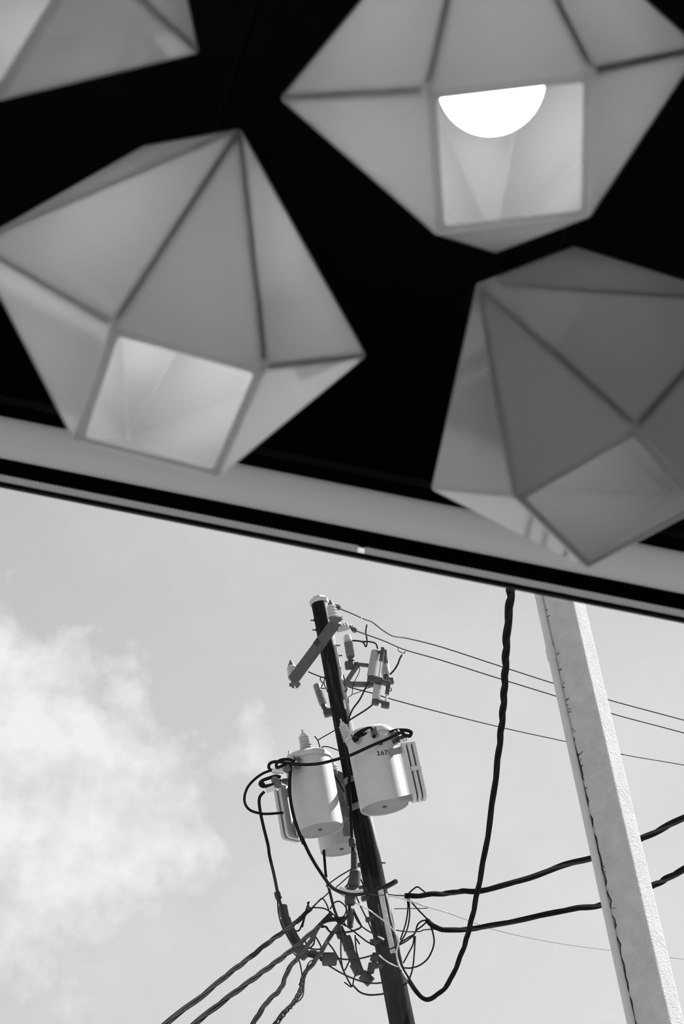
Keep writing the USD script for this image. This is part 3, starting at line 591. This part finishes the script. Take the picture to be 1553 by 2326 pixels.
part(t, 'metal_connector', wire(path(C4((236, 365), (246, 420)), 13.99), .02), m_strand, 40)
t = thing('splice_string', 'string of mottled splice sleeves hanging left of the pole in the tangle', 'splice')
part(t, 'conductor', wire(path(C4((370, 790), (415, 900), (440, 1000), (480, 1090), (520, 1200), (560, 1215), (630, 1285)), 13.9), .012), m_cable, True)
for pts, r in ((C4((405, 890), (425, 945), (440, 1000)), .055), (C4((445, 1010), (468, 1060), (490, 1110)), .048), (C4((480, 1120), (505, 1160), (530, 1210)), .055), (C4((550, 1215), (590, 1250), (630, 1288)), .055)):
    part(t, 'splice_sleeve', tube(spline(path(pts, 13.9)), r, 12), m_sleeve, 40)
t = thing('splice_string', 'slim splice sleeves bent beside the lower left edge of the pole', 'splice')
part(t, 'conductor', wire(path(C4((620, 1270), (625, 1200), (650, 1110), (672, 1050), (690, 1030)), 13.85), .012), m_cable, True)
part(t, 'splice_sleeve', tube(spline(path(C4((625, 1200), (640, 1120)), 13.85)), .036, 10), m_sleeve, 40); part(t, 'splice_sleeve', tube(spline(path(C4((650, 1100), (678, 1040)), 13.85)), .04, 10), m_sleeve, 40)

# cable loops at the tanks' terminals
many('terminal_loop', [
    (T4c((300, 505), (255, 445), (290, 385), (400, 315), (535, 265), (590, 300), (625, 350), (612, 420)), [13.12, 13.07], .022, m_cable, 'black cable loop joining two terminals at the upper left of the tank stencilled 167', None),
    (T4c((310, 470), (340, 400), (450, 370), (560, 335)), 13.12, .021, m_cable, 'short black cable inside the loop on the tank stencilled 167', None),
    (T4c((870, 395), (930, 325), (1060, 298), (1200, 305), (1272, 340), (1235, 405), (1140, 375), (1120, 335)), [13.17, 13.12, 13.07], .022, m_cable, 'black cable loop at the upper right of the tank stencilled 167', None),
    (T4c((1040, 475), (1100, 430), (1180, 395), (1240, 400)), 13.15, .02, m_dark, 'short black tail under the right-hand cable loop', None),
    (T3c((800, 545), (740, 510), (640, 505), (560, 530), (525, 580), (535, 630), (620, 600), (700, 560)), 13.40, .019, m_cable, 'black cable loop at the top left of the left tank', None),
    (T3c((590, 780), (520, 760), (430, 785), (310, 830), (275, 880), (310, 920), (400, 910), (520, 880), (590, 860)), 13.42, .021, m_cable, 'thick black loop sticking out left of the left tank', None),
    (T3c((300, 850), (350, 910), (420, 930), (480, 900), (590, 870)), 13.42, .018, m_cable, 'second turn of the thick loop left of the left tank', None)], 'cable')
lug = thing('terminal_lug', 'cluster of bright terminal lugs on the upper left of the left tank', 'connector')
for a, b in (((455, 678), (640, 690)), ((620, 600), (720, 620)), ((370, 985), (560, 905)), ((760, 510), (850, 540))):
    pa, pb = path(T3c(a, b), 13.42); part(lug, 'lug', bar(pa, pb, .05, .03), m_strand)
for a in ((690, 660), (850, 600), (500, 820), (545, 890)): part(lug, 'terminal_bolt', rod(at(*T3c(a)[0], 13.38), at(*T3c(a)[0], 13.52), .04, 12), m_bracket)
lug = thing('terminal_lug', 'dark terminal lugs at the upper right edge of the tank stencilled 167', 'connector')
for a, b in (((950, 500), (1090, 450)), ((1050, 470), (1180, 440)), ((800, 400), (880, 340))):
    pa, pb = path(T4c(a, b), 13.18); part(lug, 'lug', bar(pa, pb, .06, .035), m_dark if a[0] > 900 else m_strand)
for a in ((1100, 485), (1155, 465)): part(lug, 'terminal_bolt', rod(at(*T4c(a)[0], 13.12), at(*T4c(a)[0], 13.18), .02, 10), m_strand)

# twisted service cables
def service(name, lab, pts, Y, r, pitch, seed, loose=1.0, bare=1, cat='cable'):
    t = thing(name, lab, cat)
    for k, m in enumerate(twisted(path(pts, Y), r, 3, pitch, loose, 6, seed)): part(t, 'strand', m, m_worn if k < bare else m_cable, True)
service('service_cable', 'long twisted black cable hanging from the roof and curling up under the pole', [(1165, 1180), (1161, 1300), (1158, 1360), (1150, 1450), (1147, 1520), (1142, 1610), (1133, 1700), (1121, 1800), (1107, 1900), (1089, 2000), (1069, 2095), (1050, 2160), (1020, 2230), (992, 2260), (968, 2270), (948, 2255), (930, 2230), (912, 2200), (903, 2165), (902, 2150)], [2.9, 6.2, 7.4, 9.0, 10.5, 12.0, 13.0, 13.6, 13.8, 13.8], .0115, 1.5, 1, bare=0)
service('service_cable', 'upper twisted cable running right from the pole behind the concrete post', C4((930, 525), (1000, 523), (1060, 522), (1120, 512), (1200, 507), (1320, 500), (1420, 483), (1553, 485)) + [(1130, 2014), (1200, 1995), (1270, 1968), (1336, 1951), (1400, 1928), (1463, 1902), (1531, 1868), (1640, 1810)], [13.85, 13.7, 12.6, 11.2, 9.9], .0135, 1.35, 2)
service('service_cable', 'lower twisted cable running right from the pole behind the concrete post', C4((1125, 735), (1160, 775), (1200, 800), (1260, 825), (1380, 822), (1553, 812)) + [(1120, 2101), (1200, 2086), (1290, 2066), (1358, 2057), (1430, 2036), (1490, 2008), (1531, 1986), (1640, 1930)], [13.85, 13.7, 12.6, 11.2, 9.9], .0135, 1.35, 3)
service('service_cable', 'longest twisted cable running down to the left from the tangle', [(330, 2362)] + C3((75, 1580), (300, 1412), (520, 1228), (700, 1090), (900, 930), (1040, 830), (1150, 745), (1260, 640)), [10.4, 12.3, 13.9], .0115, 1.5, 4, 1.08, bare=0)
service('service_cable', 'middle twisted cable running down to the left from the tangle', [(400, 2358)] + C3((330, 1580), (560, 1402), (800, 1225), (1000, 1077), (1130, 975), (1220, 895), (1340, 790), (1440, 680)), [10.4, 12.3, 13.9], .0115, 1.5, 5, 1.08, bare=0)
service('service_cable', 'steep twisted cable leaving the tangle towards the lower left', [(562, 2350)] + C3((800, 1580), (890, 1450), (1000, 1340), (1070, 1170), (1170, 1050), (1240, 960), (1300, 860), (1380, 750), (1553, 720)), [10.9, 12.5, 13.9], .0105, 1.3, 6, 1.1, bare=0)
service('service_cable', 'loose twisted strands dropping steeply at the bottom of the tangle', [(600, 2360)] + C3((1020, 1570),  (1110, 1470), (1180, 1340), (1200, 1230), (1300, 1100), (1380, 980), (1470, 830), (1553, 740)), [11.2, 12.8, 13.8], .0085, .7, 7, 1.45, bare=0)

# the tangle of drop wires round the pole
tang = [
    (C4((235, 440), (262, 415), (350, 352), (450, 292)), 13.95, .0075, 'straight wire stub rising to the sleeves, uppermost of three at the top of the tangle', None), (C4((320, 450), (390, 390), (450, 335)), 13.95, .007, 'straight wire stub rising to the sleeves, middle of three at the top of the tangle', None), (C4((400, 450), (440, 400), (447, 350)), 13.95, .0075, 'shortest wire stub rising to the sleeves at the top of the tangle', None),
    (C4((-20, 770), (70, 670), (150, 590), (200, 548), (240, 600), (262, 660), (290, 720), (350, 765)), 13.9, .0085, 'thin wire arching over at the left shoulder of the tangle', None), (C4((-10, 720), (90, 640), (150, 628), (230, 640), (300, 690), (360, 760), (410, 790)), 13.85, .0085, 'thin wire running nearly level across the left of the tangle before dropping', None),
    (C4((270, 640), (300, 590), (345, 572), (390, 600), (412, 640), (400, 690), (340, 760)), 13.9, .0085, 'thin wire making a round hump in the middle of the tangle', None), (C4((270, 480), (230, 520), (150, 590), (90, 660), (20, 720)), 13.95, .0075, 'thin wire slanting from the bright connector down to the left', None),
    (C4((430, 690), (350, 775), (280, 880), (220, 985), (150, 1090), (60, 1200), (0, 1310)), [13.7, 13.5], .013, 'thicker black wire slanting down to the left through the tangle', None),
    (C4((250, 935), (300, 1000), (350, 1090), (390, 1190), (430, 1270), (460, 1322)), 13.85, .0095, 'thin wire dropping in a long slant to the lowest hook of the tangle', None), (C4((365, 890), (365, 1050), (380, 1160), (402, 1175), (442, 1090)), 13.85, .009, 'thin wire hanging straight down with a hooked lower end', None),
    (C4((490, 870), (500, 1000), (530, 1100), (552, 1165)), 13.8, .009, 'thin wire hanging beside the string of mottled sleeves', None), (C4((470, 640), (520, 740), (542, 795), (500, 822), (430, 842), (300, 850), (260, 832), (235, 797), (190, 800)), 13.8, .011, 'dark wire with a squarish bend joining two sleeves in mid-tangle', None),
    (C4((480, 480), (540, 620), (600, 740), (660, 880), (720, 965), (790, 992), (850, 970), (930, 930), (1000, 880)), [13.75, 13.7, 13.75], .009, 'dark wire looping across the front of the pole to the right-hand cables', None),
    (C4((460, 640), (520, 760), (600, 830), (690, 870)), 13.8, .0085, 'thin wire slanting from the thick sleeves to the left flank of the pole', None), (C4((330, 1075), (430, 1085), (540, 1075), (650, 1045), (770, 1008)), 13.7, .0095, 'dark wire from the large splice block to the front of the pole', None),
    (C4((180, 1085), (260, 1140), (370, 1205), (480, 1255), (600, 1290), (720, 1290), (800, 1255), (900, 1180)), 13.7, .0095, 'long thin wire sagging from the splice sleeves to the pole', None),
    (C4((470, 1310), (530, 1370), (600, 1395), (680, 1395), (755, 1383), (860, 1345), (950, 1290)), 13.7, .0105, 'lowest thin wire sagging across the pole near the bottom', None),
    (C4((395, 1285), (460, 1325), (480, 1250), (510, 1180)), 13.8, .008, 'small wire hook at the very bottom of the tangle', None), (C4((420, 440), (408, 560), (420, 680), (440, 740), (470, 790)), 13.75, .0085, 'thin wire hugging the thick upright sleeves', None), (C4((460, 130), (455, 300), (420, 440)), 13.72, .008, 'thin wire beside the straight cable above the thick sleeves', None),
    (C4((500, 900), (530, 950)), 13.8, .009, 'very short wire stub in the middle of the tangle', None), (C4((510, 330), (550, 400), (575, 470), (560, 490), (530, 470)), 13.8, .009, 'thin wire loop between the sleeves and the pole near the bright connector', None), (C4((560, 300), (565, 380), (580, 440)), 13.8, .007, 'short thin wire hanging along the left edge of the pole near the bright connector', None),
    (C4((390, 760), (415, 790), (470, 830), (520, 870), (600, 930), (680, 970)), 13.78, .009, 'thin wire sagging from mid-tangle to a low spool bracket', None), (C4((270, 720), (330, 745), (390, 740), (440, 700), (480, 640)), 13.85, .008, 'thin wire crossing the middle of the tangle in a shallow sag', None),
    (C3((1250, 575), (1225, 640), (1205, 720), (1180, 790), (1155, 832), (1110, 828)), 13.85, .010, 'outer leg of the hairpin wire standing up left of the tangle', None), (C3((1235, 580), (1245, 640), (1215, 700), (1190, 800)), 13.85, .009, 'inner leg of the hairpin wire standing up left of the tangle', None),
    (C3((1180, 950), (1250, 985), (1330, 995), (1355, 975), (1300, 880), (1290, 950), (1240, 985), (1215, 920)), 13.8, .009, 'bow-tie twist of wire right of the lumpy splice sleeves', None), (C3((1095, 1010), (1160, 1090), (1190, 1240), (1203, 1330), (1180, 1430), (1070, 1500), (990, 1575), (880, 1760)), [13.6, 12.4], .0075, 'thin wire bowing right below the lumpy sleeves and down out of the picture', None),
    (C3((1310, 1080), (1250, 1110), (1215, 1200), (1205, 1300), (1180, 1390), (1130, 1460), (1030, 1580), (900, 1760)), [13.6, 12.4], .0075, 'thin wire bowing left below the large splice block and down out of the picture', None), (C3((970, 560), (980, 680), (1010, 790), (1060, 880), (1140, 970)), 13.62, .008, 'thin wire hugging the lumpy splice sleeves', None),
    (C3((1220, 910), (1260, 870), (1300, 890), (1280, 960), (1220, 1000)), 13.8, .008, 'small wire curl at the bend of the lumpy sleeves', None), (C3((1340, 800), (1385, 790), (1420, 830), (1470, 850)), 13.85, .008, 'short wavy wire at the left middle of the tangle', None),
    (C3((1195, 1290), (1240, 1180), (1330, 1070), (1400, 960), (1420, 930)), [13.3, 13.8], .010, 'thin wire slanting down left below the large splice block', None),
    (C4((950, 540), (955, 640), (935, 770), (888, 912)), 13.85, .009, 'outer wire of the long loop hanging from the upper twisted cable', None), (C4((965, 560), (970, 700), (945, 830), (890, 935)), 13.85, .009, 'inner wire of the long loop hanging from the upper twisted cable', None),
    (C4((960, 550), (1050, 650), (1130, 740), (1178, 860), (1182, 960), (1135, 1070), (1060, 1135), (980, 1160), (910, 1158)), 13.82, .0095, 'wide black wire loop bulging out right of the pole', None),
    (C4((950, 515), (1000, 467), (1040, 445), (1080, 472), (1130, 512)), 13.82, .009, 'small peaked wire hump on top of the upper twisted cable', None),
    (C4((880, 942), (960, 890), (1015, 855), (1040, 780), (1080, 745), (1125, 740)), 13.83, .0095, 'upper wire curving from the pole to the lower twisted cable', None), (C4((1130, 745), (1080, 790), (1040, 820), (1015, 850)), 13.84, .009, 'lower wire joining the start of the lower twisted cable', None), (C4((1010, 870), (1000, 950), (960, 1030), (915, 1115)), 13.83, .009, 'wire dropping leftwards from the lower twisted cable to the pole', None),
    (C4((1020, 880), (1010, 1050), (995, 1170), (965, 1270)), 13.83, .0095, 'wire hanging nearly straight from the lower twisted cable beside the pole', None)]
for pts, Y, r, lab, grp in tang: single('drop_wire', wire(path(pts, Y), r * .85), m_cable, lab, 'wire', grp, smooth=True)
many('pale_strand', [
    (C4((765, 505), (790, 600), (810, 720), (840, 830), (872, 930), (855, 1020), (870, 1110), (900, 1180), (965, 1285)), 13.72, .011, m_strand, 'pale bare strand running down the front of the pole', None),
    (C4((260, 445), (330, 490), (490, 580), (600, 640), (700, 710), (790, 780), (840, 840)), [13.75, 13.7], .009, m_strand, 'pale bare strand slanting across the pole from the bright connector', None),
    (C4((700, 1045), (740, 1080), (800, 1120), (870, 1150)), 13.72, .008, m_strand, 'frayed pale strand low on the front of the pole', None),
    (C4((690, 880), (720, 895), (745, 912)), 13.72, .010, m_strand, 'short pale scrap of strand on the front of the pole', None),
    (C4((780, 510), (850, 520), (935, 522)), 13.8, .008, m_worn, 'worn tie wire holding the upper twisted cable to the pole', None),
    (C4((600, 515), (700, 518), (780, 515)), 13.74, .006, m_worn, 'thin worn wire tied across the front of the pole', None),
    (C4((780, 520), (900, 545), (1000, 580), (1085, 602)), 13.78, .010, m_strand, 'pale grip rod reaching right from the pole', None),
    (C4((900, 540), (1060, 600), (1200, 640), (1303, 672)), 13.8, .011, m_strand, 'longer pale grip rod ending in the hair-thin wire', None),
    (C4((835, 638), (1000, 636), (1130, 633)), 13.82, .005, m_worn, 'fine level wire right of the pole below the grip rods', None),
    (C4((840, 825), (950, 840), (1060, 838), (1090, 825), (1150, 820), (1260, 815)), 13.82, .007, m_worn, 'worn tie wire holding the lower twisted cable to the pole', None)], 'wire')
# hardware on the pole's flanks
def spool(px0, py0, px1, py1, lab):
    t = thing('cable_bracket', lab, 'bracket'); (a, b), (c, d) = C4((px0, py0), (px1, py1)); p = at(a, b, 13.9); q = at(c, d, 13.92); L = np.linalg.norm(q - p)
    part(t, 'arm', bar(p, q + (q - p) * .25, .03, .04), m_dark); part(t, 'spool', lathe([(L * .34, -L * .3), (L * .36, -L * .2), (L * .2, -L * .1), (L * .2, L * .1), (L * .36, L * .2), (L * .34, L * .3)], 16, xform(AX, p + (q - p) * .3)), m_dark, 30)
for r_ in ((508, 250, 556, 260, 'dark spool bracket highest on the left flank of the pole'), (525, 455, 590, 470, 'dark spool bracket beside the bright cable connector'), (548, 550, 610, 545, 'small dark spool bracket just under the bright connector'), (588, 740, 640, 720, 'dark spool bracket halfway down the tangle on the pole'),
           (625, 930, 690, 930, 'dark spool bracket low on the left flank of the pole'), (655, 1145, 715, 1140, 'lowest dark spool bracket on the left flank of the pole')): spool(*r_)

# ------------------------------------------------------------------ concrete post
CY_ = 8.9
def cx(py): return np.interp(py, [1370, 1850, 2300], [1279, 1396, 1490])
qa, qb = at(1281, 1370, CY_), at(1492, 2300, CY_); cax = nrm(qa - qb); cfoot = qb - cax * ((qb[2] + .3) / cax[2]); CL = np.linalg.norm(qa - cfoot) + 1.6
cp_ = thing('concrete_post', 'thick pale concrete post with a conduit, sunlit along its right edge', 'post', None, xform(cax, cfoot))
def post_section(w, r, turn, n=12):
    pts = []
    for k in range(4):
        c = (np.array([[1, 1], [-1, 1], [-1, -1], [1, -1]][k]) * (w / 2 - r))
        for a in np.linspace(k * 90, k * 90 + 90, n): pts.append(c + r * np.array([math.cos(D(a)), math.sin(D(a))]))
    p = np.array(pts); c, s = math.cos(turn), math.sin(turn); return p @ np.array([[c, s], [-s, c]])
PW = .250
sec = post_section(PW, .045, D(-47)); V = []
for z in np.linspace(0, CL, 160):
    q = np.c_[sec, np.full(len(sec), z)]; nn = meshkit.fbm(q * [14, 14, 14], 3, 5) - .5; V.append(q + np.c_[nrm_ := sec / np.linalg.norm(sec, axis=1, keepdims=True), np.zeros(len(sec))] * (nn * .006)[:, None])
shaft = trimesh.Trimesh(*_grid(V, len(sec)), process=False); part(cp_, 'shaft', shaft, m_concrete, 40)
sw = shaft.copy(); sw.apply_transform(xform(cax, cfoot))
def on_shaft(pts):                           # points of the post's surface seen at pixels
    Dv = np.array([nrm(ray(*p)) for p in pts]); O = np.repeat(EYE[None], len(Dv), 0)
    L_, ir, _ = sw.ray.intersects_location(O, Dv, multiple_hits=False); out = {int(i): l for l, i in zip(L_, ir)}
    return [out[i] for i in range(len(pts)) if i in out]
CI = np.linalg.inv(xform(cax, cfoot))
def cl_(m): m = m.copy(); m.apply_transform(CI); return m
def cpath(pts, Y): return path(pts, Y)
c_t, c_b = at(1227, 1370, CY_ + .02), at(1429, 2300, CY_ + .02); cd = nrm(c_t - c_b)
part(cp_, 'conduit', cl_(rod(c_b - cd * 1.5, c_t + cd * 1.2, .031, 20)), m_conduit, 40, 'round conduit pipe running up the left edge')
cc_ = c_b + cd * ((at(1249, 1487, CY_ + .02) - c_b) @ cd); part(cp_, 'conduit_coupling', cl_(lathe([(.034, -.05), (.038, -.046), (.038, .046), (.036, .05)], 24, xform(cd, cc_))), m_conduit, 40)
cr = [(1232, 1375), (1243, 1425), (1253, 1470), (1264, 1525), (1279, 1580), (1293, 1640), (1307, 1700), (1332, 1815), (1364, 1950), (1394, 2090), (1420, 2210), (1438, 2300), (1450, 2360)]
crs = [(x + 2.2 * math.sin(k * 1.9) + 1.2 * math.sin(k * 4.7), y) for k, (x, y) in enumerate(zip(np.interp(np.linspace(1375, 2360, 70), [q[1] for q in cr], [q[0] for q in cr]), np.linspace(1375, 2360, 70)))]
cpts = np.array(on_shaft(crs)); part(cp_, 'crack', cl_(tube(cpts, .0042 + .0028 * np.sin(np.arange(len(cpts)) * 1.3)**2, 6)), m_crack, True, 'dark ragged seam beside the conduit')
g2 = np.random.default_rng(3); sp_ = []
for k in range(44):
    i = g2.integers(0, 9) if k > 14 else g2.integers(0, 4); f = g2.random(); px = cr[i][0] + (cr[i + 1][0] - cr[i][0]) * f; py = cr[i][1] + (cr[i + 1][1] - cr[i][1]) * f
    dx, dy = g2.uniform(1, 12), g2.uniform(-16, 18); P = on_shaft([(px + dx * t + g2.normal(0, 1.2), py + dy * t) for t in np.linspace(0, 1, 6)])
    if len(P) > 3: sp_.append(tube(np.array(P), g2.uniform(.0018, .0045), 5))
part(cp_, 'cracks', cl_(cat_(sp_)), m_crack, True, 'branching hairline cracks', kind='stuff')
